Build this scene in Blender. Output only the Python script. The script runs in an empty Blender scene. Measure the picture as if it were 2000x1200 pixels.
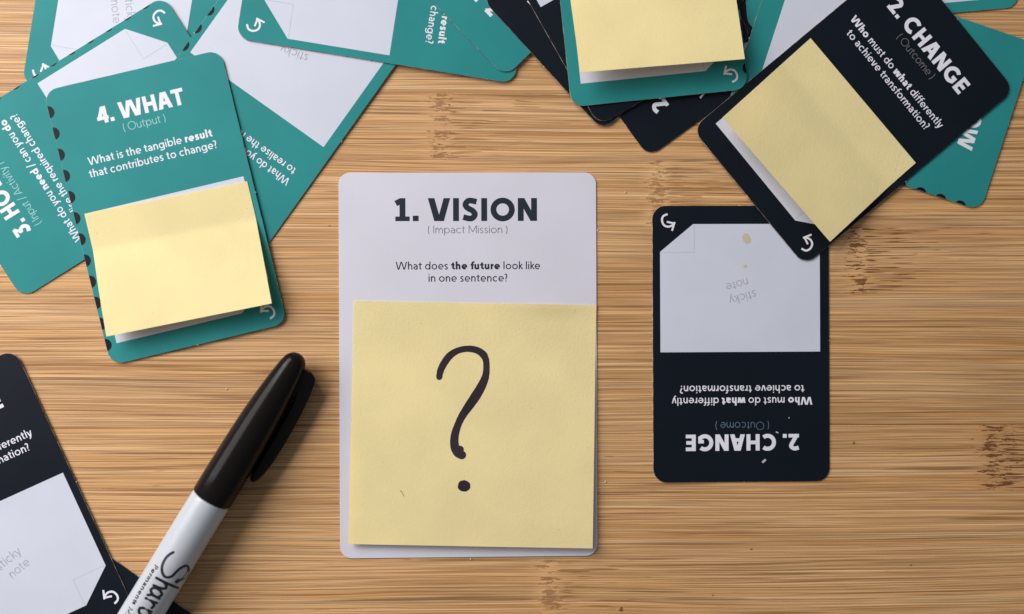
import bpy, bmesh, math, random
from mathutils import Vector, Matrix
from mathutils.geometry import delaunay_2d_cdt

random.seed(7)
MM = 0.001
scene = bpy.context.scene
COL = scene.collection

# ------------------------------------------------------------------ camera
D = 0.300                      # metres from lens to the table
FRAME = 0.3206                 # width of table seen
TILT = math.radians(1.5)
vd = Vector((math.sin(TILT), 0, -math.cos(TILT)))
cam_pos = -vd * D
cd = bpy.data.cameras.new("camera")
cam = bpy.data.objects.new("camera", cd)
COL.objects.link(cam)
scene.camera = cam
cd.sensor_width = 36
cd.lens = 36 * D / FRAME
cd.clip_start = 0.01
cd.clip_end = 20
right = Vector((math.cos(TILT), 0, math.sin(TILT)))
up = Vector((0, 1, 0))
cam.matrix_world = Matrix(((right.x, up.x, -vd.x, cam_pos.x), (right.y, up.y, -vd.y, cam_pos.y),
                           (right.z, up.z, -vd.z, cam_pos.z), (0, 0, 0, 1)))
cd.dof.use_dof = True
cd.dof.focus_distance = D - 0.0005
cd.dof.aperture_fstop = 4.5


def P(px, py, z=0.0):
    """point of the plane at height z (mm) that the photograph shows at (px, py)"""
    d = vd + right * ((px - 1000) / 2000 * FRAME / D) + up * ((600 - py) / 2000 * FRAME / D)
    t = (z * MM - cam_pos.z) / d.z
    return cam_pos + d * t


# ------------------------------------------------------------------ light
world = bpy.data.worlds.new("World")
scene.world = world
world.use_nodes = True
world.node_tree.nodes["Background"].inputs[0].default_value = (0.86, 0.92, 1.0, 1)
world.node_tree.nodes["Background"].inputs[1].default_value = 0.19


def area(name, loc, target, size, size_y, power, color):
    l = bpy.data.lights.new(name, 'AREA')
    l.shape = 'RECTANGLE'
    l.size, l.size_y, l.energy, l.color = size, size_y, power, color
    o = bpy.data.objects.new(name, l)
    COL.objects.link(o)
    o.location = loc
    o.rotation_euler = (Vector(target) - Vector(loc)).to_track_quat('-Z', 'Y').to_euler()
    return o


area("window_light", (-0.66, 0.80, 0.70), (0, 0, 0), 0.74, 0.64, 13.9, (1.0, 0.965, 0.93))
area("side_window_light", (-0.46, 0.16, 0.33), (-0.06, -0.04, 0), 0.38, 0.36, 2.45, (1.0, 0.97, 0.96))

scene.view_settings.view_transform = 'Standard'
scene.view_settings.look = 'None'
scene.view_settings.exposure = 0
scene.view_settings.gamma = 1

# ------------------------------------------------------------------ materials


def lin(c):
    return tuple((x / 255 / 12.92 if x / 255 <= 0.04045 else ((x / 255 + 0.055) / 1.055) ** 2.4) for x in c)


class NT:
    def __init__(self, name):
        self.m = bpy.data.materials.new(name)
        self.m.use_nodes = True
        self.t = self.m.node_tree
        self.b = self.t.nodes["Principled BSDF"]

    def n(self, typ, **kw):
        x = self.t.nodes.new(typ)
        for k, v in kw.items():
            setattr(x, k, v)
        return x

    def set(self, sock, v):
        if hasattr(v, 'links') or isinstance(v, bpy.types.NodeSocket):
            self.t.links.new(v, sock)
        else:
            sock.default_value = v

    def math(self, op, a, b=None, c=None, clamp=False):
        x = self.n('ShaderNodeMath', operation=op, use_clamp=clamp)
        self.set(x.inputs[0], a)
        if b is not None:
            self.set(x.inputs[1], b)
        if c is not None:
            self.set(x.inputs[2], c)
        return x.outputs[0]

    def ramp(self, v, a, b, lo=0.0, hi=1.0, smooth=True):
        x = self.n('ShaderNodeMapRange')
        x.interpolation_type = 'SMOOTHSTEP' if smooth else 'LINEAR'
        self.set(x.inputs[0], v)
        x.inputs[1].default_value = a
        x.inputs[2].default_value = b
        x.inputs[3].default_value = lo
        x.inputs[4].default_value = hi
        return x.outputs[0]

    def vec(self, x, y, z=0.0):
        c = self.n('ShaderNodeCombineXYZ')
        self.set(c.inputs[0], x)
        self.set(c.inputs[1], y)
        self.set(c.inputs[2], z)
        return c.outputs[0]

    def noise(self, v, scale=1.0, detail=2.0, rough=0.5, dist=0.0):
        x = self.n('ShaderNodeTexNoise')
        self.t.links.new(v, x.inputs['Vector'])
        x.inputs['Scale'].default_value = scale
        x.inputs['Detail'].default_value = detail
        x.inputs['Roughness'].default_value = rough
        x.inputs['Distortion'].default_value = dist
        return x.outputs[0]

    def mix(self, f, a, b, mode='MIX'):
        x = self.n('ShaderNodeMix', data_type='RGBA', blend_type=mode)
        self.set(x.inputs[0], f)
        self.set(x.inputs[6], a if not isinstance(a, tuple) else (*a[:3], 1))
        self.set(x.inputs[7], b if not isinstance(b, tuple) else (*b[:3], 1))
        return x.outputs[2]

    def xyz(self, scale=1000.0, src='Object'):
        tc = self.n('ShaderNodeTexCoord')
        s = self.n('ShaderNodeVectorMath', operation='SCALE')
        self.t.links.new(tc.outputs[src], s.inputs[0])
        s.inputs['Scale'].default_value = scale
        self.co = s.outputs[0]
        sp = self.n('ShaderNodeSeparateXYZ')
        self.t.links.new(self.co, sp.inputs[0])
        return sp.outputs

    def bump(self, h, strength, dist):
        x = self.n('ShaderNodeBump')
        x.inputs['Strength'].default_value = strength
        x.inputs['Distance'].default_value = dist
        self.t.links.new(h, x.inputs['Height'])
        self.t.links.new(x.outputs[0], self.b.inputs['Normal'])


def paper(name, col, rough=0.5, spec=0.35, var=0.06, grain=0.25, speck=0.0, gscale=3.0):
    k = NT(name)
    k.xyz()
    big = k.noise(k.co, 0.045, 3.0)
    fine = k.noise(k.co, gscale, 3.0, 0.7)
    c0 = tuple(x * (1 - var) for x in col)
    c1 = tuple(min(1, x * (1 + var)) for x in col)
    c = k.mix(k.ramp(big, 0.3, 0.7), c0, c1)
    c = k.mix(k.ramp(fine, 0.3, 0.75, 0.0, var * 1.2), c, tuple(x * 0.75 for x in col))
    if speck:
        v = k.n('ShaderNodeTexVoronoi')
        v.inputs['Scale'].default_value = 0.16
        k.t.links.new(k.co, v.inputs['Vector'])
        d = k.ramp(v.outputs['Distance'], 0.02, 0.045, speck, 0.0)
        c = k.mix(d, c, (0.25, 0.2, 0.12))
    k.t.links.new(c, k.b.inputs['Base Color'])
    k.b.inputs['Roughness'].default_value = rough
    k.b.inputs['Specular IOR Level'].default_value = spec
    k.bump(fine, grain, 0.0001)
    return k.m


M = {}
M['teal'] = paper('teal_card_print', (0.021, 0.225, 0.225), 0.55, 0.16, 0.05)
M['navy'] = paper('navy_card_print', (0.0046, 0.0077, 0.0135), 0.45, 0.15, 0.10)
M['white'] = paper('white_card_stock', (0.60, 0.59, 0.665), 0.5, 0.3, 0.025)
M['panel'] = paper('white_panel_print', (0.565, 0.590, 0.680), 0.5, 0.3, 0.025)
M['print_white'] = paper('white_print', (0.72, 0.71, 0.78), 0.5, 0.3, 0.04)
M['print_dim'] = paper('faded_blue_print', (0.10, 0.15, 0.22), 0.5, 0.3, 0.25)
M['print_grey'] = paper('dim_grey_print', (0.16, 0.16, 0.17), 0.5, 0.3, 0.2)
M['print_pale'] = paper('pale_teal_print', (0.30, 0.56, 0.56), 0.5, 0.3, 0.05)
M['print_ink'] = paper('dark_ink_print', (0.013, 0.018, 0.030), 0.5, 0.3, 0.1)
M['print_greyink'] = paper('grey_ink_print', (0.15, 0.15, 0.18), 0.5, 0.3, 0.1)
M['print_faint'] = paper('faint_grey_print', (0.33, 0.33, 0.37), 0.5, 0.3, 0.1)
M['print_fold'] = paper('fold_line_print', (0.47, 0.48, 0.55), 0.5, 0.3, 0.05)
k = NT('card_core')
k.xyz()
k.t.links.new(k.mix(k.ramp(k.noise(k.co, 0.35, 4.0, 0.7), 0.44, 0.66), (0.17, 0.11, 0.08), (0.50, 0.44, 0.38)), k.b.inputs['Base Color'])
k.b.inputs['Roughness'].default_value = 0.8
M['core'] = k.m
M['core_light'] = paper('pale_card_core', (0.60, 0.56, 0.58), 0.8, 0.1, 0.2, 0.4)
M['nub'] = paper('torn_card_fibre', (0.62, 0.55, 0.46), 0.9, 0.1, 0.2, 0.4)
M['stain'] = paper('coffee_stain', (0.57, 0.49, 0.36), 0.6, 0.2, 0.12, 0.3)
M['stain_faint'] = paper('faint_yellow_stain', (0.65, 0.64, 0.67), 0.6, 0.2, 0.05, 0.3)
M['scuff'] = paper('paper_scuff', (0.5, 0.5, 0.52), 0.7, 0.2, 0.2, 0.3)
M['note'] = paper('yellow_note_paper', (0.96, 0.875, 0.485), 0.75, 0.18, 0.04, 1.0, 0.4, 1.5)
M['ink'] = paper('marker_ink', (0.024, 0.014, 0.022), 0.55, 0.3, 0.55, 0.3)

k = NT('black_cap_plastic')
k.xyz()
f = k.noise(k.co, 1.2, 3)
k.b.inputs['Base Color'].default_value = (0.008, 0.0065, 0.006, 1)
k.t.links.new(k.ramp(f, 0.3, 0.7, 0.16, 0.24), k.b.inputs['Roughness'])
k.b.inputs['Specular IOR Level'].default_value = 0.12
M['cap'] = k.m
k = NT('grey_barrel_plastic')
k.xyz()
f = k.noise(k.co, 0.6, 3)
k.t.links.new(k.mix(f, (0.42, 0.45, 0.49), (0.48, 0.51, 0.55)), k.b.inputs['Base Color'])
k.b.inputs['Roughness'].default_value = 0.33
M['barrel'] = k.m
k = NT('barrel_print')
k.b.inputs['Base Color'].default_value = (0.012, 0.010, 0.012, 1)
k.b.inputs['Roughness'].default_value = 0.35
M['barrel_ink'] = k.m


def bamboo(seed, nodes, tone):
    k = NT('bamboo_strip_%02d' % seed)
    X, Y, Z = k.xyz()
    r = random.Random(seed * 91 + 5)
    ox, oy = r.uniform(-400, 400), r.uniform(-400, 400)
    xo = k.math('ADD', X, ox)
    warp = k.noise(k.vec(k.math('MULTIPLY', xo, 0.0055), k.math('MULTIPLY', Y, 0.025)), 1.0, 2.0)
    yw = k.math('MULTIPLY_ADD', warp, 4.5, k.math('ADD', Y, oy))
    wig = k.noise(k.vec(k.math('MULTIPLY', xo, 0.09), k.math('MULTIPLY', yw, 0.35)), 1.0, 2.0)
    yw = k.math('MULTIPLY_ADD', wig, 0.16, yw)

    def fib(sx, sy, z, det=2.0, rg=0.5):
        return k.noise(k.vec(k.math('MULTIPLY', xo, sx), k.math('MULTIPLY', yw, sy), z), 1.0, det, rg)
    band = fib(0.006, 0.11, 1.0, 3.0)
    tint = fib(0.007, 0.42, 7.0, 3.0)
    l1 = fib(0.0085, 2.1, 3.0, 1.0)
    l2 = fib(0.014, 4.0, 11.0, 1.0)
    l3 = fib(0.05, 6.5, 21.0, 2.0, 0.6)
    l4 = fib(0.008, 2.7, 43.0, 1.0)
    gate = fib(0.03, 0.45, 31.0, 2.0)
    lines = k.math('MULTIPLY', k.ramp(l1, 0.515, 0.60), k.ramp(gate, 0.40, 0.58, 0.35, 1.0))
    fine = k.math('MULTIPLY', k.ramp(l2, 0.50, 0.585), k.ramp(gate, 0.60, 0.42, 0.35, 0.9))
    tan = tuple(c * tone for c in (0.779, 0.461, 0.217))
    gold = tuple(c * tone for c in (0.684, 0.366, 0.143))
    grey = tuple(c * tone for c in (0.599, 0.387, 0.217))
    c = k.mix(k.ramp(band, 0.32, 0.66), tan, gold)
    c = k.mix(k.ramp(tint, 0.52, 0.70, 0.0, 0.5), c, grey)
    c = k.mix(k.ramp(l3, 0.42, 0.62, 0.0, 0.30), c, (0.27, 0.13, 0.04))
    # thin dark vessels: contour lines of stretched noise
    v1 = fib(0.0045, 0.75, 61.0, 2.0, 0.45)
    vw = k.math('ABSOLUTE', k.math('SUBTRACT', v1, 0.5))
    g2 = fib(0.018, 0.8, 71.0, 1.0)
    v2 = fib(0.0065, 1.2, 81.0, 1.0)
    vx = k.math('ABSOLUTE', k.math('SUBTRACT', v2, 0.47))
    ves = k.math('MULTIPLY', k.ramp(vw, 0.014, 0.066, 1.0, 0.0), k.ramp(g2, 0.36, 0.62, 0.15, 0.85))
    ves2 = k.math('MULTIPLY', k.ramp(vx, 0.02, 0.10, 1.0, 0.0), k.ramp(g2, 0.64, 0.40, 0.10, 0.75))
    c = k.mix(k.ramp(l4, 0.52, 0.60, 0.0, 0.6), c, tuple(x * tone for x in (0.848, 0.578, 0.318)))
    dark = k.math('MAXIMUM', k.math('MAXIMUM', k.math('MULTIPLY', lines, 0.48), k.math('MAXIMUM', k.math('MULTIPLY', ves, 0.88), k.math('MULTIPLY', ves2, 0.72))), k.math('MULTIPLY', fine, 0.5))
    # culm nodes: broken, wavy fibres in a band across the strip
    hgt = k.math('MULTIPLY', k.math('MAXIMUM', lines, ves), -1.0)
    for (nx, strength, redness, wl) in nodes:
        edge = k.noise(k.vec(k.math('MULTIPLY', X, 0.06), k.math('MULTIPLY', Y, 0.75), nx), 1.0, 3.0, 0.65)
        dx = k.math('MULTIPLY_ADD', edge, -11.0, k.math('ADD', X, -nx + 5.5))
        adx = k.math('ABSOLUTE', dx)
        m = k.ramp(adx, wl * 0.1, wl * 1.5, 1.0, 0.0)
        dn = k.noise(k.vec(k.math('MULTIPLY', X, 0.35), k.math('MULTIPLY', Y, 0.9), nx + 4), 1.0, 2.0, 0.5, 1.0)
        yn = k.math('MULTIPLY_ADD', dn, 1.6, Y)
        blot = k.noise(k.vec(k.math('MULTIPLY', X, 0.15), k.math('MULTIPLY', yn, 1.75), nx), 1.0, 3.0, 0.55)
        b = k.ramp(k.math('MULTIPLY_ADD', m, 0.26, k.math('SUBTRACT', blot, 0.26)), 0.48, 0.545)
        pits = k.n('ShaderNodeTexVoronoi')
        k.t.links.new(k.vec(k.math('MULTIPLY', X, 0.28), k.math('MULTIPLY', Y, 0.42), nx), pits.inputs['Vector'])
        pits.inputs['Scale'].default_value = 1.0
        pt = k.ramp(pits.outputs['Distance'], 0.06, 0.13, 1.0, 0.0)
        # short dark dashes that fade out to the right of the node
        side = k.math('MULTIPLY', k.ramp(dx, 0.5, 4.0), k.ramp(dx, 2.0, 46.0, 1.0, 0.0, False))
        ds = k.noise(k.vec(k.math('MULTIPLY', xo, 0.075), k.math('MULTIPLY', yw, 2.3), 50 + nx), 1.0, 1.0)
        dash = k.math('MULTIPLY', k.ramp(k.math('MULTIPLY_ADD', side, 0.22, k.math('SUBTRACT', ds, 0.22)), 0.52, 0.57), 0.95 * strength)
        calm = k.math('MULTIPLY_ADD', m, -0.7, 1.0)
        dark = k.math('MULTIPLY', dark, calm)
        dark = k.math('MAXIMUM', dark, k.math('MULTIPLY', b, 0.84 * strength))
        dark = k.math('MAXIMUM', dark, k.math('MULTIPLY', k.math('MULTIPLY', pt, m), 0.95))
        dark = k.math('MAXIMUM', dark, dash)
        c = k.mix(k.math('MULTIPLY', m, redness * 0.6), c, (0.36, 0.155, 0.065))
        hgt = k.math('ADD', k.math('MULTIPLY', hgt, calm), k.math('MULTIPLY', k.math('MULTIPLY', b, m), -1.4))
    c = k.mix(dark, c, (0.150, 0.056, 0.014))
    sp = k.n('ShaderNodeTexVoronoi')
    k.t.links.new(k.vec(k.math('MULTIPLY', xo, 0.05), k.math('MULTIPLY', yw, 0.08)), sp.inputs['Vector'])
    sp.inputs['Scale'].default_value = 1.0
    c = k.mix(k.ramp(sp.outputs['Distance'], 0.018, 0.03, 0.7, 0.0), c, (0.06, 0.025, 0.01))
    k.t.links.new(c, k.b.inputs['Base Color'])
    k.b.inputs['Roughness'].default_value = 0.5
    k.b.inputs['Specular IOR Level'].default_value = 0.35
    k.bump(hgt, 0.5, 0.00012)
    return k.m


def translucent(m, col, f):
    t = m.node_tree
    out = [n for n in t.nodes if n.type == 'OUTPUT_MATERIAL'][0]
    tr = t.nodes.new('ShaderNodeBsdfTranslucent')
    tr.inputs[0].default_value = (*col, 1)
    mx = t.nodes.new('ShaderNodeMixShader')
    mx.inputs[0].default_value = f
    t.links.new(t.nodes["Principled BSDF"].outputs[0], mx.inputs[1])
    t.links.new(tr.outputs[0], mx.inputs[2])
    t.links.new(mx.outputs[0], out.inputs[0])


translucent(M['note'], (0.97, 0.72, 0.30), 0.34)

# ------------------------------------------------------------------ object helpers
def mesh_obj(name, verts, faces, mats, parent=None, midx=None, smooth=False):
    me = bpy.data.meshes.new(name)
    me.from_pydata([tuple(v) for v in verts], [], faces)
    for m in (mats if isinstance(mats, (list, tuple)) else [mats]):
        me.materials.append(m)
    if midx:
        me.polygons.foreach_set('material_index', midx)
    if smooth:
        me.polygons.foreach_set('use_smooth', [True] * len(me.polygons))
    me.update()
    o = bpy.data.objects.new(name, me)
    COL.objects.link(o)
    if parent:
        o.parent = parent
    return o


def bm_obj(name, bm, mats, parent=None, smooth=False):
    me = bpy.data.meshes.new(name)
    bm.normal_update()
    bm.to_mesh(me)
    bm.free()
    for m in (mats if isinstance(mats, (list, tuple)) else [mats]):
        me.materials.append(m)
    if smooth:
        me.polygons.foreach_set('use_smooth', [True] * len(me.polygons))
    o = bpy.data.objects.new(name, me)
    COL.objects.link(o)
    if parent:
        o.parent = parent
    return o


def tag(o, label, cat, group=None):
    o['label'] = label
    o['category'] = cat
    if group:
        o['group'] = group
    return o


# ------------------------------------------------------------------ 2-D shapes (printing)
def ccw(p):
    a = sum(p[i][0] * p[(i + 1) % len(p)][1] - p[(i + 1) % len(p)][0] * p[i][1] for i in range(len(p)))
    return p if a > 0 else p[::-1]


def union(polys, eps=1e-5):
    """triangles covering the union of 2-D polygons"""
    vs, fs = [], []
    tr = []
    for p in polys:
        tr += [[p[0], p[1], p[2]], [p[0], p[2], p[3]]] if len(p) == 4 else [p]
    for p in tr:
        p = ccw(p)
        n = len(vs)
        vs += [Vector(q) for q in p]
        fs.append(list(range(n, n + len(p))))
    v, e, f, ov, oe, of = delaunay_2d_cdt(vs, [], fs, 0, eps, True)
    keep = [t for t, o in zip(f, of) if len(o)]
    return [(q.x, q.y) for q in v], keep


def catmull(pts, n=6):
    if len(pts) < 3:
        return list(pts)
    out = []
    for i in range(len(pts) - 1):
        p0 = pts[max(i - 1, 0)]
        p1, p2 = pts[i], pts[i + 1]
        p3 = pts[min(i + 2, len(pts) - 1)]
        for j in range(n):
            t = j / n
            out.append(tuple(0.5 * (2 * b + (c - a) * t + (2 * a - 5 * b + 4 * c - d) * t * t + (3 * b - a - 3 * c + d) * t ** 3)
                             for a, b, c, d in zip(p0, p1, p2, p3)))
    out.append(tuple(pts[-1]))
    return out


def ribbon(pts, w, round_ends=False):
    """quads of constant or per-point width along a polyline; pts may carry a third value = width"""
    L, R, out = [], [], []
    n = len(pts)
    for i, p in enumerate(pts):
        a, b = pts[max(i - 1, 0)], pts[min(i + 1, n - 1)]
        dx, dy = b[0] - a[0], b[1] - a[1]
        l = math.hypot(dx, dy) or 1
        h = (p[2] if len(p) > 2 else w) / 2
        L.append((p[0] - dy / l * h, p[1] + dx / l * h))
        R.append((p[0] + dy / l * h, p[1] - dx / l * h))
    for i in range(n - 1):
        out.append([L[i], R[i], R[i + 1], L[i + 1]])
    if round_ends:
        for p in (pts[0], pts[-1]):
            out.append(disc(p[0], p[1], (p[2] if len(p) > 2 else w) / 2 * 0.995))
    return out


def disc(x, y, r, ry=None, n=14):
    ry = ry or r
    return [(x + r * math.cos(2 * math.pi * (i + .5) / n), y + ry * math.sin(2 * math.pi * (i + .5) / n)) for i in range(n)]


def arc(cx, cy, rx, ry, a0, a1, n=16):
    return [(cx + rx * math.cos(math.radians(a0 + (a1 - a0) * i / n)), cy + ry * math.sin(math.radians(a0 + (a1 - a0) * i / n))) for i in range(n + 1)]


def glyph(ch, w):
    """(advance, polygons) of a geometric sans glyph; cap height 1, x-height 0.7"""
    h = w / 2
    k = max(0, w - .11) * .55      # bold letters are a little wider
    xh = .70
    o = []

    def bar(x0, y0, x1, y1):
        o.append([(x0, y0), (x1, y0), (x1, y1), (x0, y1)])

    def dg(x0, y0, x1, y1, ww=None):
        ww = (ww or w) / 2
        o.append([(x0 - ww, y0), (x0 + ww, y0), (x1 + ww, y1), (x1 - ww, y1)])

    def rib(p, sm=True):
        o.extend(ribbon(catmull(p) if sm else p, w))

    def bowl(cx, rx, a0=0, a1=360, cy=xh / 2, ry=xh / 2 + .01):
        o.extend(ribbon(arc(cx, cy, rx - h, ry - h, a0, a1 + (30 if a1 - a0 == 360 else 0), 26), w))
    def spine(x, W, H):
        t, b, m = H + .013 - h, h - .013, H * .512
        g = (t - m)
        q = (m - b)
        rib([(x + W - .05, t - g * .13), (x + W * .58, t), (x + W * .36, t - g * .05), (x + h + .012, m + g * .56), (x + W * .33, m + g * .17),
             (x + W * .67, m - q * .17), (x + W - h, m - q * .56), (x + W * .66, b + q * .05), (x + W * .42, b), (x + .04, b + q * .15)])
    sb = .075
    if ch == ' ':
        return .30, []
    if ch == 'o':
        R = .335 + k / 2
        bowl(sb * .8 + R, R)
        return 2 * R + sb * 1.6, o
    if ch in 'bdpqg':
        R = .315 + k / 2
        W = 2 * R + .02
        if ch in 'bp':
            x0 = sb
            bowl(x0 + W - R, R)
            bar(x0, 0 if ch == 'b' else -.28, x0 + w, 1.04 if ch == 'b' else xh)
        else:
            x0 = sb * .8
            bowl(x0 + R, R)
            xe = x0 + W
            if ch == 'd':
                bar(xe - w, 0, xe, 1.04)
            elif ch == 'q':
                bar(xe - w, -.28, xe, xh)
            else:
                bar(xe - w, 0, xe, xh)
                rib([(xe - h, .02), (xe - h, -.10), (x0 + R + .06, -.28 + h), (x0 + .08, -.25 + h)])
        return W + sb * 1.8, o
    if ch in 'ce':
        R = .32 + k / 2
        cx = sb * .8 + R
        if ch == 'c':
            bowl(cx, R, 48, 312)
            return 2 * R * .93 + sb * 1.2, o
        bowl(cx, R, 0, 312)
        bar(cx - R + h, .33 - w * .40, cx + R - .01, .33 + w * .40)
        return 2 * R + sb * 1.4, o
    if ch == 'a':
        W = .50 + k
        x = sb * .8
        rib([(x + .05, .60 - h * .5), (x + W * .48, xh + .01 - h), (x + W - h, .46), (x + W - h, .22)])
        bar(x + W - w, 0, x + W, .44)
        o.extend(ribbon(arc(x + W * .52, .21, W * .52 - h, .22 - h, 60, 320, 18), w))
        bar(x + W * .45, .42 - w * .8, x + W - h, .42)
        bar(x + W * .6, .06, x + W - h, .06 + w * .7)
        return W + sb * 1.8, o
    if ch in 'hn':
        W = .52 + k
        bar(sb, 0, sb + w, 1.04 if ch == 'h' else xh)
        rib([(sb + h, .42), (sb + W * .34, xh - h - .03), (sb + W * .62, xh + .01 - h), (sb + W - h, .47), (sb + W - h, .36)])
        bar(sb + W - w, 0, sb + W, .40)
        return W + 2 * sb, o
    if ch == 'u':
        W = .52 + k
        bar(sb, .28, sb + w, xh)
        rib([(sb + h, .34), (sb + h, .20), (sb + W * .40, h - .01), (sb + W * .68, h + .03), (sb + W - h, .26)])
        bar(sb + W - w, 0, sb + W, xh)
        return W + 2 * sb, o
    if ch == 'm':
        W = .44 + k * .8
        bar(sb, 0, sb + w, xh)
        for i in (0, 1):
            x = sb + i * (W - h * .4)
            rib([(x + h, .42), (x + W * .36, xh - h - .02), (x + W * .60, xh + .01 - h), (x + W - h, .48), (x + W - h, .36)])
            bar(x + W - w, 0, x + W, .40)
        return 2 * W - h * .4 + 2 * sb, o
    if ch == 'r':
        bar(sb, 0, sb + w, xh)
        rib([(sb + h, .38), (sb + .16 + k, xh - h - .06), (sb + .30 + k, xh - h + .005)])
        return .40 + k, o
    if ch == 'i':
        bar(sb, 0, sb + w, xh)
        o.append(disc(sb + h, .92, max(h * 1.12, .06)))
        return w + 2 * sb, o
    if ch == 'l':
        bar(sb, 0, sb + w, 1.04)
        return w + 2 * sb, o
    if ch == 'k':
        bar(sb, 0, sb + w, 1.04)
        dg(sb + w * .8, .32, sb + .40 + k, xh, w * 1.25)
        dg(sb + w * 1.25, .40, sb + .45 + k, 0, w * 1.25)
        return .54 + k, o
    if ch == 't':
        x = .03
        bar(x + .13, h, x + .13 + w, .90)
        bar(x, xh - w * .9, x + .38 + k * .6, xh)
        o.extend(ribbon(arc(x + .13 + w + .07, .17 + h * .5, .07 + h, .17 - h * .5, 180, 285, 10), w * .96))
        return .46 + k * .8, o
    if ch == 'f':
        x = .04
        bar(x + .11, 0, x + .11 + w, .80)
        bar(x, xh - w * .9, x + .36 + k * .6, xh)
        o.extend(ribbon(arc(x + .11 + w + .09, .80, .09 + h, .25 - h, 180, 72, 10), w * .96))
        return .40 + k * .6, o
    if ch == 's':
        W = .42 + k
        x = sb * .7
        spine(x, W, xh)
        return W + sb * 1.5, o
    if ch in 'vVy':
        H = 1.0 if ch == 'V' else xh
        W = (.86 if ch == 'V' else .56) + k * 1.2
        ww = w * 1.12
        x = .02
        m = x + W / 2
        g = ww * .42
        dg(m - g * .55, 0, x + ww / 2, H, ww)
        dg(m + g * .55, 0, x + W - ww / 2, H, ww)
        if ch == 'y':
            rib([(m + g * .4, .06), (m - .07, -.16), (m - .22, -.26)], True)
        return W + .05, o
    if ch in 'wW':
        H = 1.0 if ch == 'W' else xh
        W = (1.36 if ch == 'W' else .88) + k * 1.8
        ww = w * (1.06 if ch == 'W' else 1.08)
        x = .02
        q = W / 4
        g = ww * .2
        dg(x + q - g, 0, x + ww / 2, H, ww)
        dg(x + q + g, 0, x + 2 * q - g, H * (1 if ch == 'W' else 1), ww)
        dg(x + 3 * q - g, 0, x + 2 * q + g, H, ww)
        dg(x + 3 * q + g, 0, x + W - ww / 2, H, ww)
        return W + .05, o
    if ch == 'P':
        W = .56 + k
        bar(sb, 0, sb + w, 1)
        bar(sb + h, 1 - w * .9, sb + W * .55, 1)
        bar(sb + h, .40, sb + W * .55, .40 + w * .9)
        o.extend(ribbon(arc(sb + W * .55, .70, W * .45 - h, .30 - w * .45, -90, 90, 12), w * .95))
        return W + 1.6 * sb, o
    if ch == 'A':
        W = .84 + k
        ww = w * 1.12
        m = .02 + W / 2
        dg(.02 + ww / 2, 0, m - ww * .2, 1, ww)
        dg(.02 + W - ww / 2, 0, m + ww * .2, 1, ww)
        bar(.02 + W * .22, .24, .02 + W * .78, .24 + w * .85)
        return W + .04, o
    if ch == 'I':
        bar(sb * 1.2, 0, sb * 1.2 + w, 1)
        return w + 2.4 * sb, o
    if ch == 'H':
        W = .76 + k * .7
        bar(sb, 0, sb + w, 1)
        bar(sb + W - w, 0, sb + W, 1)
        bar(sb + h, .5 - w * .45, sb + W - h, .5 + w * .45)
        return W + 2 * sb, o
    if ch == 'N':
        W = .78 + k * .5
        bar(sb, 0, sb + w, 1)
        bar(sb + W - w, 0, sb + W, 1)
        dg(sb + W - w * .55, 0, sb + w * .55, 1, w * 1.12)
        return W + 2 * sb, o
    if ch == 'M':
        W = .94 + k
        bar(sb, 0, sb + w, 1)
        bar(sb + W - w, 0, sb + W, 1)
        dg(sb + W / 2, .15, sb + w * .55, 1, w * 1.1)
        dg(sb + W / 2, .15, sb + W - w * .55, 1, w * 1.1)
        return W + 2 * sb, o
    if ch == 'E':
        W = .54 + k
        bar(sb, 0, sb + w, 1)
        for y in (0, .5 - w * .45, 1 - w * .9):
            bar(sb + h, y, sb + W - (.03 if .2 < y < .6 else 0), y + w * .9)
        return W + 1.6 * sb, o
    if ch == 'T':
        W = .70 + k
        bar(.02, 1 - w * .9, .02 + W, 1)
        bar(.02 + W / 2 - h, 0, .02 + W / 2 + h, 1 - h)
        return W + .04, o
    if ch in 'OCG':
        R = .50 + k * .25
        cx = sb * .7 + R
        if ch == 'O':
            bowl(cx, R, 0, 360, .5, .52)
            return 2 * R + sb * 1.4, o
        bowl(cx, R, 50, 310 if ch == 'C' else 318, .5, .52)
        if ch == 'G':
            xr = cx + R * .78
            bar(xr - w, .12, xr, .54)
            bar(cx + .06, .54 - w * .85, xr, .54)
            return 2 * R * .93 + sb * 1.2, o
        return 2 * R * .88 + sb * 1.0, o
    if ch == 'S':
        W = .58 + k
        x = sb * .7
        spine(x, W, 1.0)
        return W + sb * 1.5, o
    if ch == '1':
        bar(.18, 0, .18 + w, 1)
        rib([(.02, .74 + h * .2), (.20 + h * .5, .97 - h * .6)], False)
        bar(.0, 0, .36 + w, w * .8)
        return .44 + w, o
    if ch == '2':
        W = .54 + k
        rib([(.05, .86 - h * .2), (W * .5, 1.015 - h), (W - h + .03, .74), (W * .62, .44), (.06 + h, .10)])
        bar(.03, 0, W + .06, w * .88)
        return W + .12, o
    if ch == '3':
        W = .54 + k
        bar(.03, 1 - w * .88, W + .02, 1)
        dg(.26, .56, W - .03, 1 - w * .5, w * 1.1)
        rib([(.20, .58), (W * .62, .60 - h * .4), (W + .02 - h, .34), (W * .62, h + .01), (W * .36, h - .015), (.02, .14 + h * .2)])
        return W + .10, o
    if ch == '4':
        W = .62 + k
        bar(W * .66, 0, W * .66 + w, 1)
        dg(.04 + w * .5, .26, W * .66 + h * .4, 1, w * 1.1)
        bar(.03, .20, W + .08, .20 + w * .85)
        return W + .12, o
    if ch == '.':
        o.append([(.05, 0), (.05 + w, 0), (.05 + w, w * .95), (.05, w * .95)])
        return .10 + w + .02, o
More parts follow.
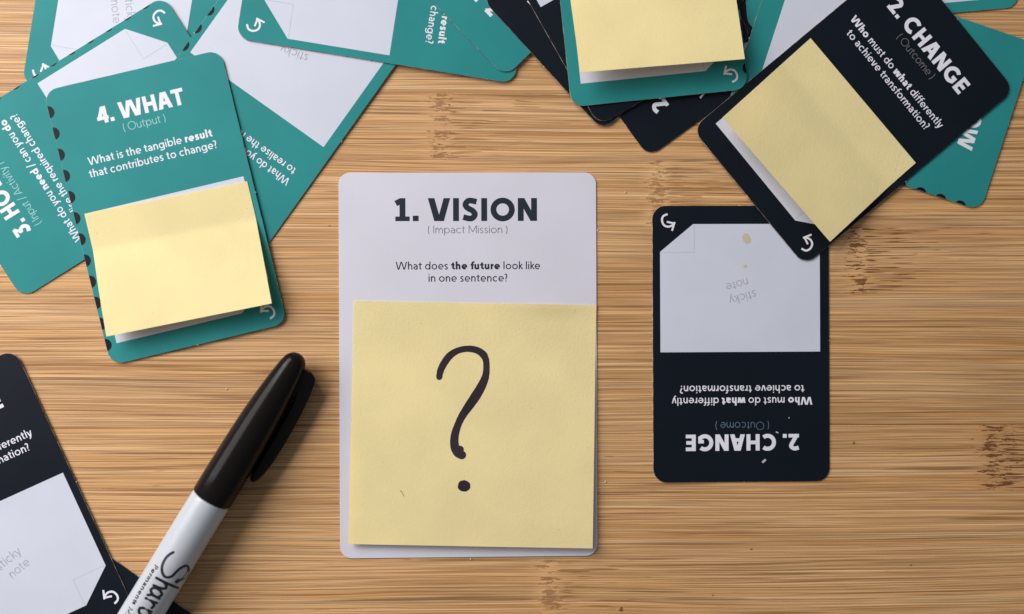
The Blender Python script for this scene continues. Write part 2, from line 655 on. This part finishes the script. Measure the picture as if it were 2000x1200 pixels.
    if ch == '?':
        o.append(disc(.20, .065, max(h * 1.15, .065)))
        rib([(.04, .90), (.18, 1.02 - h), (.38 - h, .82), (.26, .55), (.20, .42), (.20, .27)])
        return .44, o
    if ch == '(':
        o.extend(ribbon(arc(.36, .42, .26, .66, 125, 235, 10), w))
        return .30, o
    if ch == ')':
        o.extend(ribbon(arc(-.06, .42, .26, .66, 55, -55, 10), w))
        return .30, o
    if ch == '/':
        dg(.05, -.12, .38, 1.08, w)
        return .46, o
    return .4, o


GC = {}


def glyph_tris(ch, w):
    if (ch, w) not in GC:
        adv, polys = glyph(ch, w)
        GC[(ch, w)] = (adv, *(union(polys) if polys else ([], [])))
    return GC[(ch, w)]


def text_shape(s, cap, reg, bold, width, align='c', track=0.0):
    """2-D triangles of a line of lettering, fitted to a width; *...* switches to bold"""
    x, b = 0.0, False
    V, F = [], []
    for ch in s:
        if ch == '*':
            b = not b
            continue
        adv, v, f = glyph_tris(ch, bold if b else reg)
        n = len(V)
        V += [(x + p[0], p[1]) for p in v]
        F += [[i + n for i in t] for t in f]
        x += adv + track
    x -= track
    sx = width / x if width else cap
    off = {'c': -x / 2, 'l': 0, 'r': -x}[align]
    return [((p[0] + off) * sx, p[1] * cap) for p in V], F


# ------------------------------------------------------------------ table of bamboo strips
table = mesh_obj('table_top', [(x * .55, y * .45, z) for z in (-.022, -.0031) for x, y in ((-1, -1), (1, -1), (1, 1), (-1, 1))],
                 [(3, 2, 1, 0), (4, 5, 6, 7), (0, 1, 5, 4), (1, 2, 6, 5), (2, 3, 7, 6), (3, 0, 4, 7)], M['core'])
table['kind'] = 'structure'
table['label'] = 'light bamboo table top with fine horizontal grain'
PITCH = 20.85


def mmx(px):
    return (px - 1000) * .1603


# strip k spans photo rows 183+130k .. 313+130k
NODES = {0: [(mmx(862), .75, .45, 5.5)], 1: [(mmx(1288), .75, .15, 4.5)], 2: [(mmx(1680), 1.1, .12, 5.0)],
         5: [(mmx(1962), 1.15, .7, 8.5)], 6: [(mmx(800), .45, .25, 4.0)], 7: [(mmx(1072), .75, .15, 5.0)],
         3: [(mmx(-700), .6, .2, 5)], 4: [(mmx(2600), .6, .2, 5)], -1: [(mmx(-300), .6, .2, 5)], -2: [(mmx(2500), .6, .2, 5)]}
TONE = {-2: .97, -1: .98, 0: .99, 1: 1.0, 2: .97, 3: 1.0, 4: .96, 5: 1.0, 6: 1.0, 7: 1.02}
for kx in range(-12, 20):
    y1 = (600 - 183) * .1603 - kx * PITCH
    y0 = y1 - PITCH
    b = .10
    prof = [(y0 + .01, -3.0), (y0 + .01, -b), (y0 + .01 + b, 0), (y1 - .01 - b, 0), (y1 - .01, -b), (y1 - .01, -3.0)]
    vs = [(x * MM, y * MM, z * MM) for x in (-450, 450) for y, z in prof]
    n = len(prof)
    fs = [(i, i + n, i + 1 + n, i + 1) for i in range(n - 1)] + [tuple(range(n)), tuple(range(2 * n - 1, n - 1, -1))]
    fs = [tuple(reversed(f_)) if True else f_ for f_ in fs]
    if -4 <= kx <= 10:
        m = bamboo(kx + 20, NODES.get(kx, []), TONE.get(kx, 1.0))
    else:
        m = bamboo_plain if 'bamboo_plain' in globals() else bamboo(1, [], 1.0)
        bamboo_plain = m
    st = mesh_obj('bamboo_strip', vs, fs, m, table)

# ------------------------------------------------------------------ cards
S = 0.161                      # mm per card unit (one card unit = one photo pixel at table height)


def rrect(w, h, r, n=8, nubs=()):
    """rounded outline, anticlockwise from lower left, mm; origin at the centre"""
    pts = []
    for cx, cy, a in ((w / 2 - r, -h / 2 + r, -90), (w / 2 - r, h / 2 - r, 0), (-w / 2 + r, h / 2 - r, 90), (-w / 2 + r, -h / 2 + r, 180)):
        for i in range(n + 1):
            t = math.radians(a + 90 * i / n)
            pts.append((cx + r * math.cos(t), cy + r * math.sin(t)))
    return pts


def card_body(w, h, r, t, face, core, parent):
    o = rrect(w, h, r, 9)
    n = len(o)
    e = .05
    rings = []
    for ins, z in ((0.05, 0.0), (0.0, e), (0.0, t - e), (e, t)):
        sx, sy = (w - 2 * ins) / w, (h - 2 * ins) / h
        rings.append([(x * sx * MM, y * sy * MM, z * MM) for x, y in o])
    vs = [p for rg in rings for p in rg]
    fs, mi = [], []
    for q in range(3):
        for i in range(n):
            j = (i + 1) % n
            fs.append((q * n + i, q * n + j, (q + 1) * n + j, (q + 1) * n + i))
            mi.append(1)
    fs.append(tuple(range(3 * n, 4 * n)))
    mi.append(0)
    fs.append(tuple(range(n - 1, -1, -1)))
    mi.append(0)
    return mesh_obj('card_body', vs, fs, [face, core], parent, mi)


class Card:
    def __init__(self, name, big=False):
        self.W, self.H = (499, 746) if big else (347, 540)
        self.t = .38
        self.root = bpy.data.objects.new(name, None)
        self.root.empty_display_size = 0.01
        COL.objects.link(self.root)
        self.w, self.h = self.W * S, self.H * S

    def uv(self, u, v):
        return ((u - self.W / 2) * S, (self.H / 2 - v) * S)

    def place(self, anchor, px, updir, z):
        """z = heights in mm of upper left, upper right and lower left corner"""
        zTL, zTR, zBL = z if isinstance(z, tuple) else (z, z, z)
        zc = {'TL': zTL, 'TR': zTR, 'BL': zBL, 'BR': zTR + zBL - zTL, 'C': (zTR + zBL) / 2}[anchor]
        p = P(px[0], px[1], zc + self.t)
        q = P(px[0] + updir[0] * 150, px[1] + updir[1] * 150, zc + self.t)
        d = (q - p).normalized()
        ey = Vector((d.x, d.y, (zTL - zBL) / self.h)).normalized()
        ex = Vector((d.y, -d.x, (zTR - zTL) / self.w)).normalized()
        ez = ex.cross(ey).normalized()
        ey = ez.cross(ex)
        ax = {'TL': (-1, 1), 'TR': (1, 1), 'BL': (-1, -1), 'BR': (1, -1), 'C': (0, 0)}[anchor]
        p.z = zc * MM
        c = p - ex * (ax[0] * self.w / 2 * MM) - ey * (ax[1] * self.h / 2 * MM)
        self.root.matrix_world = Matrix(((ex.x, ey.x, ez.x, c.x), (ex.y, ey.y, ez.y, c.y), (ex.z, ey.z, ez.z, c.z), (0, 0, 0, 1)))

    def print2d(self, name, polys_or_shape, mat, lift=.02, parent=None):
        v, f = polys_or_shape
        vs = [(x * MM, y * MM, (self.t + lift) * MM) for x, y in v]
        # a printed patch of ink with a body of its own: top face plus a skirt down to the card
        return mesh_obj(name, vs, f, mat, parent or self.root)

    def text(self, name, lines, mat, lift=.02, parent=None, rot=0.0):
        """lines: (string, centre u, baseline v, cap height, regular, bold, width)"""
        V, F = [], []
        for (s, u, v, cap, rg, bd, wd) in lines:
            pv, pf = text_shape(s, cap * S, rg, bd, wd * S)
            cx, cy = self.uv(u, v)
            n = len(V)
            c_, s_ = math.cos(rot), math.sin(rot)
            V += [(cx + x * c_ - y * s_, cy + x * s_ + y * c_) for x, y in pv]
            F += [[i + n for i in t] for t in pf]
        return self.print2d(name, (V, F), mat, lift, parent)


def arrow(card, lift=.02):
    pts = [(317, 523.5), (325.5, 519.5), (328, 511), (324, 502), (316, 499), (309, 501), (305, 504.5)]
    q = [card.uv(u, v) for u, v in pts]
    polys = ribbon(catmull(q, 5), 3.9 * S)
    tip, b1, b2 = card.uv(303.2, 506.5), card.uv(318.5, 508.5), card.uv(308.5, 491)
    polys += ribbon([card.uv(302.3, 504.9), b1], 3.6 * S) + ribbon([card.uv(303.0, 508.0), b2], 3.6 * S)
    card.print2d('curved_arrow', union(polys), card.ink, lift)


def small_card(name, kind, title=None, title_w=None, sub=None, sub_w=None, q=(), dots=None, dv=0, cut=5.0, dim=None, pan=None):
    c = Card(name)
    teal = kind == 'teal'
    c.ink = M['print_white']
    card_body(c.w, c.h, 4.25, c.t, M['teal' if teal else 'navy'], M['core'], c.root)
    u0, v0, v1 = pan or ((21, 246, 497) if teal else (18, 254, 504))
    pan = [c.uv(u0, v0), c.uv(u0, v1), c.uv(267, v1), c.uv(332, v1 - 54), c.uv(332, v0)]
    po = c.print2d('note_panel', union([pan]), M['panel'], .02)
    fold = ribbon([c.uv(265, v1 - 1), c.uv(265, v1 - 55), c.uv(330, v1 - 55)], 1.3 * S)
    fold = [f_ for f_ in ribbon([c.uv(265, v1 - 2), c.uv(265, v1 - 55)], 1.2 * S) + ribbon([c.uv(264.5, v1 - 55), c.uv(330, v1 - 55)], 1.2 * S)]
    c.print2d('fold_mark', union(fold), M['print_fold'], .035, po)
    c.text('placeholder_lettering', [('sticky', 172, 368, 17, .085, .1, 56), ('note', 183, 393, 17, .085, .1, 46)],
           M['print_faint'], .035, po, math.radians(15))
    arrow(c)
    c.text('title_lettering', [(title, 172, 93 + dv, 32, .245, .245, title_w)], c.ink)
    c.text('subtitle_lettering', [(sub, 172, 117 + dv, 15.5, .08, .1, sub_w)], M['print_pale'] if teal else M[dim or 'print_dim'])
    c.text('question_lettering', [(s, 172, v + dv, 15, .135, .215, w_) for s, v, w_ in q], c.ink)
    if dots:
        for i in range(12):
            v = 42 + i * 41.6
            if v > 520:
                break
            u = 0 if dots == 'left' else c.W
            sg = 1 if dots == 'left' else -1
            # half dot that runs off the card's edge
            a0 = math.degrees(math.acos(cut / 11.5))
            pts = [(u + sg * (11.5 * math.cos(math.radians(a0 * q_ / 8)) - cut + .35), v + 12 * math.sin(math.radians(a0 * q_ / 8))) for q_ in range(-8, 9)]
            c.print2d('edge_dot', union([[c.uv(*p) for p in pts]]), M['navy'], .02)
    return c


def nub(card, u, v, r=2.2, mat='nub'):
    """torn fibre left where the card was punched out of its sheet"""
    rr = random.Random(int(u * 7 + v))
    x, y = card.uv(u, v)
    bm = bmesh.new()
    bmesh.ops.create_icosphere(bm, subdivisions=1, radius=r * S * MM)
    for vv in bm.verts:
        vv.co *= rr.uniform(.6, 1.15)
        vv.co.z *= .5
    bmesh.ops.translate(bm, verts=bm.verts, vec=(x * MM, y * MM, card.t * .6 * MM))
    bm_obj('torn_nub', bm, M[mat], card.root)


CHANGE = dict(kind='navy', title='2. CHANGE', title_w=225, sub='( Outcome )', sub_w=107,
              q=(('*Who* must do *what* differently', 165, 277), ('to achieve transformation?', 188.5, 246)))
HOW = dict(kind='teal', title='3. HOW', title_w=140, sub='( Input / Activity )', sub_w=138, dots='right', dv=-7,
           q=(('What do you *need* / can you *do*', 165, 272), ('to realise the required change?', 188.5, 268)))
WHAT = dict(kind='teal', title='4. WHAT', title_w=172, sub='( Output )', sub_w=84, dots='left', dv=-7, cut=.6,
            q=(('What is the tangible *result*', 165, 243), ('that contributes to change?', 188.5, 251)))
GN = 'teal and navy prompt cards scattered over the table'


def put(name, spec, anchor, px, updir, z, label, nubs=True, **kw):
    c = small_card(name, **{**spec, **kw})
    l = math.hypot(*updir)
    c.place(anchor, px, (updir[0] / l, updir[1] / l), z)
    if nubs:
        nub(c, c.W / 2 + random.uniform(-4, 4), c.H)
        nub(c, c.W, c.H * .52, 1.9)
        nub(c, 0, c.H * .51, 1.7)
        nub(c, c.W / 2 - 5, 0, 1.8)
    tag(c.root, label, 'card', GN)
    return c


# left cluster, lowest first
put('prompt_card', HOW, 'BR', (42.7, 164), (.987, .16), (.0, .0, .0), 'teal card in the upper left corner, lowest, its blank panel lying sideways')
put('prompt_card', HOW, 'TL', (43.3, 583.7), (-.848, .53), (.02, .25, .50), 'teal card numbered 3 at the left edge, beneath the 4. WHAT card', cut=8.6)
put('prompt_card', HOW, 'TL', (505, 503), (-.581, .814), (.06, .95, .60), 'upside down teal card with a large blank panel, right of the 4. WHAT card', cut=4.6)
c_what = put('prompt_card', WHAT, 'TL', (84.5, 178), (-.2355, -.9719), (1.05, 1.65, .30), 'teal 4. WHAT card with dark half dots down its left edge, carrying a note', pan=(21, 246, 501))
put('prompt_card', WHAT, 'BR', (461, 75), (.987, .158), (.55, .45, 1.75), 'sideways teal card at the top edge with the printed word result')
put('prompt_card', HOW, 'TL', (987, 151), (-.717, .697), (.92, 1.6, .92), 'teal corner on top of the sideways result card, tucked under the black cards', dv=-1)
# right cluster
put('prompt_card', CHANGE, 'TL', (1267, 308), (-.811, .585), (.0, .0, .0), 'dark card with a white 2 near its corner, under the upright teal card')
put('prompt_card', HOW, 'BL', (1991, 14), (-.9955, .0905), (.46, .46, .05), 'teal card along the top edge whose rounded corner enters the upper right')
put('prompt_card', HOW, 'TR', (1915.5, 412), (.949, .315), (.50, .15, .92), 'teal HOW card lying sideways under the black 2. CHANGE card at the right')
put('prompt_card', CHANGE, 'TL', (1177.5, 256), (-.733, .68), (.47, 1.55, 1.2), 'wide slanting dark card whose rounded corner covers the edge of a teal card')
put('prompt_card', CHANGE, 'TL', (1474, 83), (.12, .992), (.42, .42, .42), 'added dark card filling the thin dark gap right of the upright teal card')  # no known card here: added to darken the gap, whose cause is unknown
put('prompt_card', CHANGE, 'TR', (1169.5, 246), (.495, .869), (.92, .95, 2.6), 'dark card slanting directly under the upright teal card with a note')
c_note5 = put('prompt_card', HOW, 'BL', (1116, 209.5), (-.108, -.994), (3.2, 2.85, 1.65), 'upright teal card at the top edge carrying a yellow note', pan=(22.8, 246, 497))
c_right = put('prompt_card', CHANGE, 'TL', (1620.5, 940), (.004, 1), (.0, .0, .0), 'upside down black 2. CHANGE card with a stained white panel')
c_note8 = put('prompt_card', CHANGE, 'BL', (1351.5, 251.5), (.768, -.64), (1.4, .95, .97), 'tilted black 2. CHANGE card at the upper right with a yellow note on it', dim='print_grey', pan=(22, 248, 498))
put('prompt_card', CHANGE, 'TR', (150, 1042), (-.818, -.575), (.0, .0, .0), 'dark card beneath the marker, mostly hidden at the bottom edge')
put('prompt_card', CHANGE, 'TR', (28.5, 681.5), (-.418, -.908), (.45, .45, .45), 'navy 2. CHANGE card at the lower left corner with an empty white panel')

# stains and scuffs on the lone card
c = c_right


def blob(card, name, u, v, ru, rv, mat, seed, lift=.05, rot=0):
    rr = random.Random(seed)
    pts = []
    for i in range(18):
        a = 2 * math.pi * i / 18
        k_ = rr.uniform(.86, 1.1)
        x, y = ru * k_ * math.cos(a), rv * k_ * math.sin(a)
        pts.append(card.uv(u + x * math.cos(rot) - y * math.sin(rot), v + x * math.sin(rot) + y * math.cos(rot)))
    card.print2d(name, union([pts]), mat, lift)


def cu(x, y):
    return 1620 - x, 940.5 - y


blob(c, 'coffee_stain', *cu(1458, 465), 8, 11, M['stain'], 1, rot=-.4)
blob(c, 'coffee_stain', *cu(1455, 519), 4, 3.2, M['stain'], 2)
for (x0, y0, x1, y1, ww) in ((1487, 903, 1494, 897, 4), (1514, 843, 1519, 845.5, 2.2), (1539, 816, 1541, 816, 2)):
    c.print2d('scuff', union(ribbon([c.uv(*cu(x0, y0)), c.uv(*cu(x1, y1))], ww * S)), M['scuff'], .05)

# big white card
v = Card('vision_card', True)
v.ink = M['print_ink']
card_body(v.w, v.h, 3.6, v.t, M['white'], M['core_light'], v.root)
v.text('title_lettering', [('1. VISION', 248, 94, 44.5, .25, .25, 278)], v.ink)
v.text('subtitle_lettering', [('( Impact Mission )', 249, 117.5, 14.8, .08, .1, 156)], M['print_greyink'])
v.text('question_lettering', [('What does *the future* look like', 249.5, 187.8, 15, .13, .225, 281), ('in one sentence?', 249, 211.5, 15, .13, .225, 155)], v.ink)
v.place('TL', (661.3, 337.5), (-.004, -1), 0.0)
for (u, w_) in (((252), 750), ((85), 1)):
    nub(v, u, w_, 2.0, 'core_light' if w_ > 2 else 'core')
nub(v, 0, 115, 1.4, 'core_light')
nub(v, 501.5, 112, 1.6, 'core_light')
nub(v, 0, 640, 1.6, 'core_light')
nub(v, 502, 630, 1.6, 'core_light')
nub(v, 10, 9, 1.6, 'core')
tag(v.root, 'large white 1. VISION card lying in the middle of the table', 'card')


# ------------------------------------------------------------------ sticky notes
class Note:
    def __init__(self, corners, base, lifts, crease, seed, label, power=1.35, sag=0.0, dip=None, pad=.10):
        """corners = photo pixels of TL, TR, BR, BL; base = mm height at those corners; lifts at BR, BL"""
        self.zb, self.lf, self.cr, self.pw, self.sag, self.dip = base, lifts, crease, power, sag, dip
        zs = [base[0], base[1], base[2] + lifts[0], base[3] + lifts[1]]
        self.c = [P(x, y, z) for (x, y), z in zip(corners, zs)]
        self.org = sum(self.c, Vector()) / 4
        self.rnd = random.Random(seed)
        self.ph = [self.rnd.uniform(0, 6) for _ in range(6)]
        n = 40
        th = .09
        vs, fs = [], []
        for side in (0, 1):
            for j in range(n + 1):
                for i in range(n + 1):
                    p = self.at(i / n, j / n, th if side == 0 else 0)
                    vs.append(p)
        N = n + 1
        for j in range(n):
            for i in range(n):
                a = j * N + i
                fs.append((a, a + N, a + N + 1, a + 1))
                b_ = a + N * N
                fs.append((b_, b_ + 1, b_ + N + 1, b_ + N))
        per = [i for i in range(N)] + [j * N + n for j in range(1, N)] + [n * N + i for i in range(n - 1, -1, -1)] + [j * N for j in range(n - 1, 0, -1)]
        for a, b_ in zip(per, per[1:] + per[:1]):
            fs.append((a, b_, b_ + N * N, a + N * N))
        self.o = mesh_obj('sticky_note', vs, fs, M['note'], smooth=False)
        for p in self.o.data.polygons[:2 * n * n]:
            p.use_smooth = True
        bmn = bmesh.new()
        bmn.from_mesh(self.o.data)
        for e_ in bmn.edges:
            if len(e_.link_faces) == 2 and e_.calc_face_angle() > .8:
                e_.smooth = False
        bmn.to_mesh(self.o.data)
        bmn.free()
        self.o.location = self.org
        tag(self.o, label, 'sticky note', 'yellow sticky notes on the cards')

    def at(self, s, t, up_=0.0):
        c_ = self.c
        top = c_[0].lerp(c_[1], s)
        bot = c_[3].lerp(c_[2], s)
        p = top.lerp(bot, t)
        zb = (self.zb[0] * (1 - s) + self.zb[1] * s) * (1 - t) + (self.zb[3] * (1 - s) + self.zb[2] * s) * t
        lf = self.lf[1] * (1 - s) + self.lf[0] * s
        tt = max(0, (t - self.cr) / (1 - self.cr))
        z = zb + lf * tt ** self.pw
        z += self.sag * math.sin(math.pi * min(1, tt)) * (0.6 + .4 * math.sin(3 * s + self.ph[0]))
        z += .05 * math.sin(5 * s + self.ph[1] + 2 * t) * tt + .03 * math.sin(9 * t + self.ph[2] + 3 * s) * tt
        z += .05 * math.exp(-((t - self.cr) / .02) ** 2)
        if self.dip:
            ds, dt, a, rs, rt = self.dip
            z += a * math.exp(-((s - ds) / rs) ** 2 - ((t - dt) / rt) ** 2)
        q = p - self.org
        return Vector((q.x, q.y, (z + up_) * MM - self.org.z))

    def st(self, px, py):
        p = P(px, py, (self.zb[0] + self.zb[2]) / 2 + .4) - self.org
        a, b_, d_ = self.c[0] - self.org, self.c[1] - self.c[0], self.c[3] - self.c[0]
        r = p - a
        det = b_.x * d_.y - b_.y * d_.x
        s, t = (r.x * d_.y - r.y * d_.x) / det, (b_.x * r.y - b_.y * r.x) / det
        cw = self.c[2] - self.c[1] - self.c[3] + self.c[0]   # bilinear correction
        for _ in range(4):
            e = r - (b_ * s + d_ * t + cw * (s * t))
            s += (e.x * d_.y - e.y * d_.x) / det
            t += (b_.x * e.y - b_.y * e.x) / det
        return s, t


ct = .42
big = Note([(691, 587.5), (1164.8, 596.5), (1157.5, 1071.5), (680.6, 1063)], [ct, ct, ct, ct], (2.3, 1.8), .22, 3,
           'large square yellow note with a handwritten question mark on the white card', .85, .15, (.80, .0, .75, .17, .03))
Note([(165, 418), (482.8, 354.5), (531, 593), (208, 657.6)], [1.38, 1.75, 1.45, .98], (5.8, 5.3), .30, 4,
     'yellow note with a curled lower edge stuck on the teal 4. WHAT card', 1.0, .35)
Note([(1103, -98), (1424.5, -122), (1454.7, 115.6), (1133.7, 142)], [3.2, 2.75, 1.85, 2.3], (6.0, 7.2), .28, 5,
     'yellow note cut off by the top edge on the upright teal card', 1.05, .3)
Note([(1583, 75), (1788.5, 318.5), (1621, 472.5), (1411, 230)], [1.6, 1.35, 1.15, 1.45], (4.2, 5.6), .30, 6,
     'tilted yellow note stuck on the black 2. CHANGE card at the upper right', 1.05, .25)


def ink_patch(name, polys):
    pv, pf = union(polys, 1e-4)
    vs = [big.at(*big.st(x, y), .09 + .03) for x, y in pv]
    # photo y runs down, so flip faces
    return mesh_obj(name, vs, [tuple(reversed(t)) for t in pf], M['ink'], big.o)


qs = [(367, 288, 45), (374, 250, 49), (387, 215, 51), (412, 172, 53), (448, 128, 51), (505, 94, 47), (575, 81, 46), (640, 91, 50), (686, 120, 54),
      (708, 160, 48), (713, 210, 46), (710, 262, 50), (697, 310, 58), (668, 370, 66), (628, 436, 70), (580, 505, 64), (535, 572, 56),
      (505, 635, 52), (484, 700, 58), (478, 760, 62), (486, 808, 66), (508, 842, 66), (530, 853, 60)]
qs = [(760 + a / 3.75, 660 + b_ / 3.75, w_ / 3.75) for a, b_, w_ in catmull(qs, 4)]
rr = random.Random(2)
qs = [(a, b_, w_ + rr.uniform(-.35, .35)) for a, b_, w_ in qs]
polys = ribbon(qs, 0)
polys.append(disc(760 + 367 / 3.75, 660 + 288 / 3.75, 22 / 3.75))
polys.append(disc(760 + 532 / 3.75, 660 + 855 / 3.75, 33 / 3.75, 32 / 3.75))
polys.append(disc(760 + 520 / 3.75, 660 + 815 / 3.75, 28 / 3.75, 28 / 3.75))
ink_patch('question_mark_stroke', polys)
d = [(906.5 + 12.6 * rr.uniform(.93, 1.04) * math.cos(a / 10 * math.pi), 948 + 11.6 * rr.uniform(.93, 1.04) * math.sin(a / 10 * math.pi)) for a in range(20)]
ink_patch('question_mark_dot', [d])
ink_patch('paper_fibre', ribbon([(782, 956.5), (786, 961), (790.3, 968.5)], .9))

# ------------------------------------------------------------------ marker pen
PR = 6.28
ax_z = PR + .10
A = P(414.5, 972, ax_z)
T = P(583, 695, ax_z)
ex = (T - A)
ex.z = 0
ex.normalize()
pen = bpy.data.objects.new('marker_pen', None)
COL.objects.link(pen)
ey = Vector((-ex.y, ex.x, 0))       # towards the upper left in the photo
ez = Vector((0, 0, 1))
pen.matrix_world = Matrix(((ex.x, ey.x, ez.x, A.x), (ex.y, ey.y, ez.y, A.y), (ex.z, ey.z, ez.z, A.z), (0, 0, 0, 1)))
tag(pen, 'white marker pen with a black clip cap lying below the 4. WHAT card', 'marker')


def lathe(name, prof, mat, n=72, parent=pen):
    vs, fs = [], []
    for s, r in prof:
        for i in range(n):
            a = 2 * math.pi * i / n
            vs.append((s * MM, r * math.cos(a) * MM, r * math.sin(a) * MM))
    for j in range(len(prof) - 1):
        for i in range(n):
            k_ = (i + 1) % n
            fs.append((j * n + i, j * n + k_, (j + 1) * n + k_, (j + 1) * n + i))
    o = mesh_obj(name, vs, fs, mat, parent, smooth=True)
    bm = bmesh.new()
    bm.from_mesh(o.data)
    bmesh.ops.recalc_face_normals(bm, faces=bm.faces)
    for e_ in bm.edges:
        if len(e_.link_faces) == 2 and e_.calc_face_angle() > math.radians(38):
            e_.smooth = False
    bm.to_mesh(o.data)
    bm.free()
    return o


barrel_prof = [(6, 5.4), (-.2, 5.5), (-.35, 5.75), (-.6, 5.95), (-1.2, 6.02), (-3, 6.08), (-12, 6.12), (-40, 6.15), (-95, 6.0), (-105, 5.6), (-110, 4.5), (-112, 2.5), (-112.4, .01)]
barrel = lathe('barrel', barrel_prof, M['barrel'])
cap_prof = [(-.05, 5.4), (-.1, 6.0), (0, 6.20), (.25, 6.28), (8, 6.25), (16, 6.15), (22, 6.02), (28, 5.78), (33, 5.45), (38, 5.02), (42, 4.6), (45, 4.2), (47, 3.9)]
capv = [(cap_prof[-1][0] + 4.0 * math.sin(math.radians(a)) * 1.0, 3.75 * math.cos(math.radians(a)) + .0) for a in range(8, 90, 8)] + [(51.02, .01)]
cap_prof += [p for p in capv if p[0] > 47.2]
cap = lathe('cap', cap_prof, M['cap'])
# clip: profile in (s, rho), extruded across, then turned towards the table
cp = [(48.0, 2.6), (47.8, 6.0), (46.9, 7.7), (45.0, 8.5), (41.5, 9.1), (35, 9.8), (26, 10.2), (18, 10.1), (13.5, 9.5), (11.2, 8.8), (9.8, 7.9), (10.0, 7.0), (12, 6.5), (24, 6.3), (34, 6.0), (38, 5.6), (40.2, 5.0), (40.2, 3.0)]
bm = bmesh.new()
hw = 2.5
lo = [bm.verts.new((s * MM, r * MM, -hw * MM)) for s, r in cp]
hi = [bm.verts.new((s * MM, r * MM, hw * MM)) for s, r in cp]
bm.faces.new(lo)
bm.faces.new(hi[::-1])
for i in range(len(cp)):
    j = (i + 1) % len(cp)
    bm.faces.new((lo[i], lo[j], hi[j], hi[i]))
bmesh.ops.recalc_face_normals(bm, faces=bm.faces)
bmesh.ops.bevel(bm, geom=[e_ for e_ in bm.edges if e_.calc_face_angle(0) > 1.2], offset=.7 * MM, segments=4, affect='EDGES', profile=.6)
phi = math.radians(22)
# local +y -> towards the lower right (-ey) and down
bmesh.ops.transform(bm, matrix=Matrix(((1, 0, 0, 0), (0, -math.cos(phi), math.sin(phi), 0), (0, -math.sin(phi), -math.cos(phi), 0), (0, 0, 0, 1))), verts=bm.verts)
clip = bm_obj('pocket_clip', bm, M['cap'], cap, True)
for e_ in clip.data.edges:
    pass


# lettering wrapped round the barrel; a = px along the pen away from the cap, b = px across (towards lower right)
def wrap(polys_or_shape, name, r=6.17, parent=barrel):
    V, F = polys_or_shape
    k_ = .1535
    vs = []
    for a, b_ in V:
        # photo offsets were read at axis height; the top of the barrel stands nearer the lens
        cz = math.sqrt(max(0, 1 - (min(.99, abs(b_ * k_ / r))) ** 2))
        a, b_ = a - 15.9 * cz, b_ + 6.4 * cz
        y = max(-.99, min(.99, b_ * k_ / r))
        th = math.asin(y)
        vs.append((-a * k_ * MM, -r * math.sin(th) * MM, r * math.cos(th) * MM))
    o = mesh_obj(name, vs, F, M['barrel_ink'], parent)
    return o


script = []


def st(pts, w_, sm=True):
    script.extend(ribbon(catmull(pts, 6) if sm else pts, w_, True))


st([(132, -10), (141, -14.5), (152, -16.3), (165, -14.5), (175, -9), (181, -1), (180, 6), (173, 12), (162, 14.5), (152, 18), (144, 24), (145, 30), (153, 34), (164, 34), (173, 30), (176, 26)], 5.0)
st([(176, 27), (180, 25)], 7.1)
st([(191, -12), (191, 8), (190, 33)], 5.4)
st([(191, 4), (196, 12), (202, 12), (205, 4), (206, -9)], 5.4)
st([(223, 10), (215, 13), (209, 5), (210, -6), (217, -9), (223, -1)], 5.2)
st([(224, 13), (224, -2), (228, -9)], 5.4)
st([(234, 13), (235, -9)], 5.4)
st([(235, 3), (240, 11), (247, 10)], 5.4)
st([(254, 13), (254, -24)], 5.7)
st([(254, 8), (261, 13), (268, 6), (266, -5), (259, -9), (254, -4)], 5.2)
st([(277, 12), (277, -3), (281, -9)], 5.4)
st([(278, 21), (278.2, 22)], 5.9)
st([(287, 1), (296, 4), (295, 11), (289, 12), (285, 2), (289, -8), (298, -6)], 5.2)
wrap(union(script, 1e-3), 'script_lettering')
pv, pf = text_shape('*Permanent*', 8.4, .2, .2, 84, 'l')
pv = [(167.5 + x + y * .2, -27.5 + y) for x, y in pv]
pv2, pf2 = text_shape('*Mar*', 8.6, .2, .2, 30, 'l')
n0 = len(pv)
pv += [(263 + x + y * .2, -27.5 + y) for x, y in pv2]
pf += [[i + n0 for i in t] for t in pf2]
wrap((pv, pf), 'small_lettering')

# ------------------------------------------------------------------ crumbs
for (x, y, r, mt, lb) in ((1212, 1190, 3.2, 'core', 'tiny grey brown crumb near the bottom edge, right of the white card'),
                          (443, 760, 1.6, 'nub', 'tiny pale speck on the bamboo left of the black pen cap'),
                          (1667, 865, 1.9, 'core', 'tiny dark crumb just right of the upside down black card'),
                          (1183, 941, 1.5, 'nub', 'tiny pale speck just right of the large white card'),
                          (1222, 376, 1.4, 'nub', 'tiny pale speck above right of the large white card'),
                          ):
    bm = bmesh.new()
    bmesh.ops.create_icosphere(bm, subdivisions=2, radius=r * S * MM)
    rr = random.Random(int(x))
    for vv in bm.verts:
        vv.co *= rr.uniform(.6, 1.2)
        vv.co.z *= .6
        vv.co.x *= 1.5
    o = bm_obj('crumb', bm, M[mt], None, True)
    o.location = P(x, y, r * S * .4)
    o.rotation_euler.z = .7
    tag(o, lb, 'crumb')
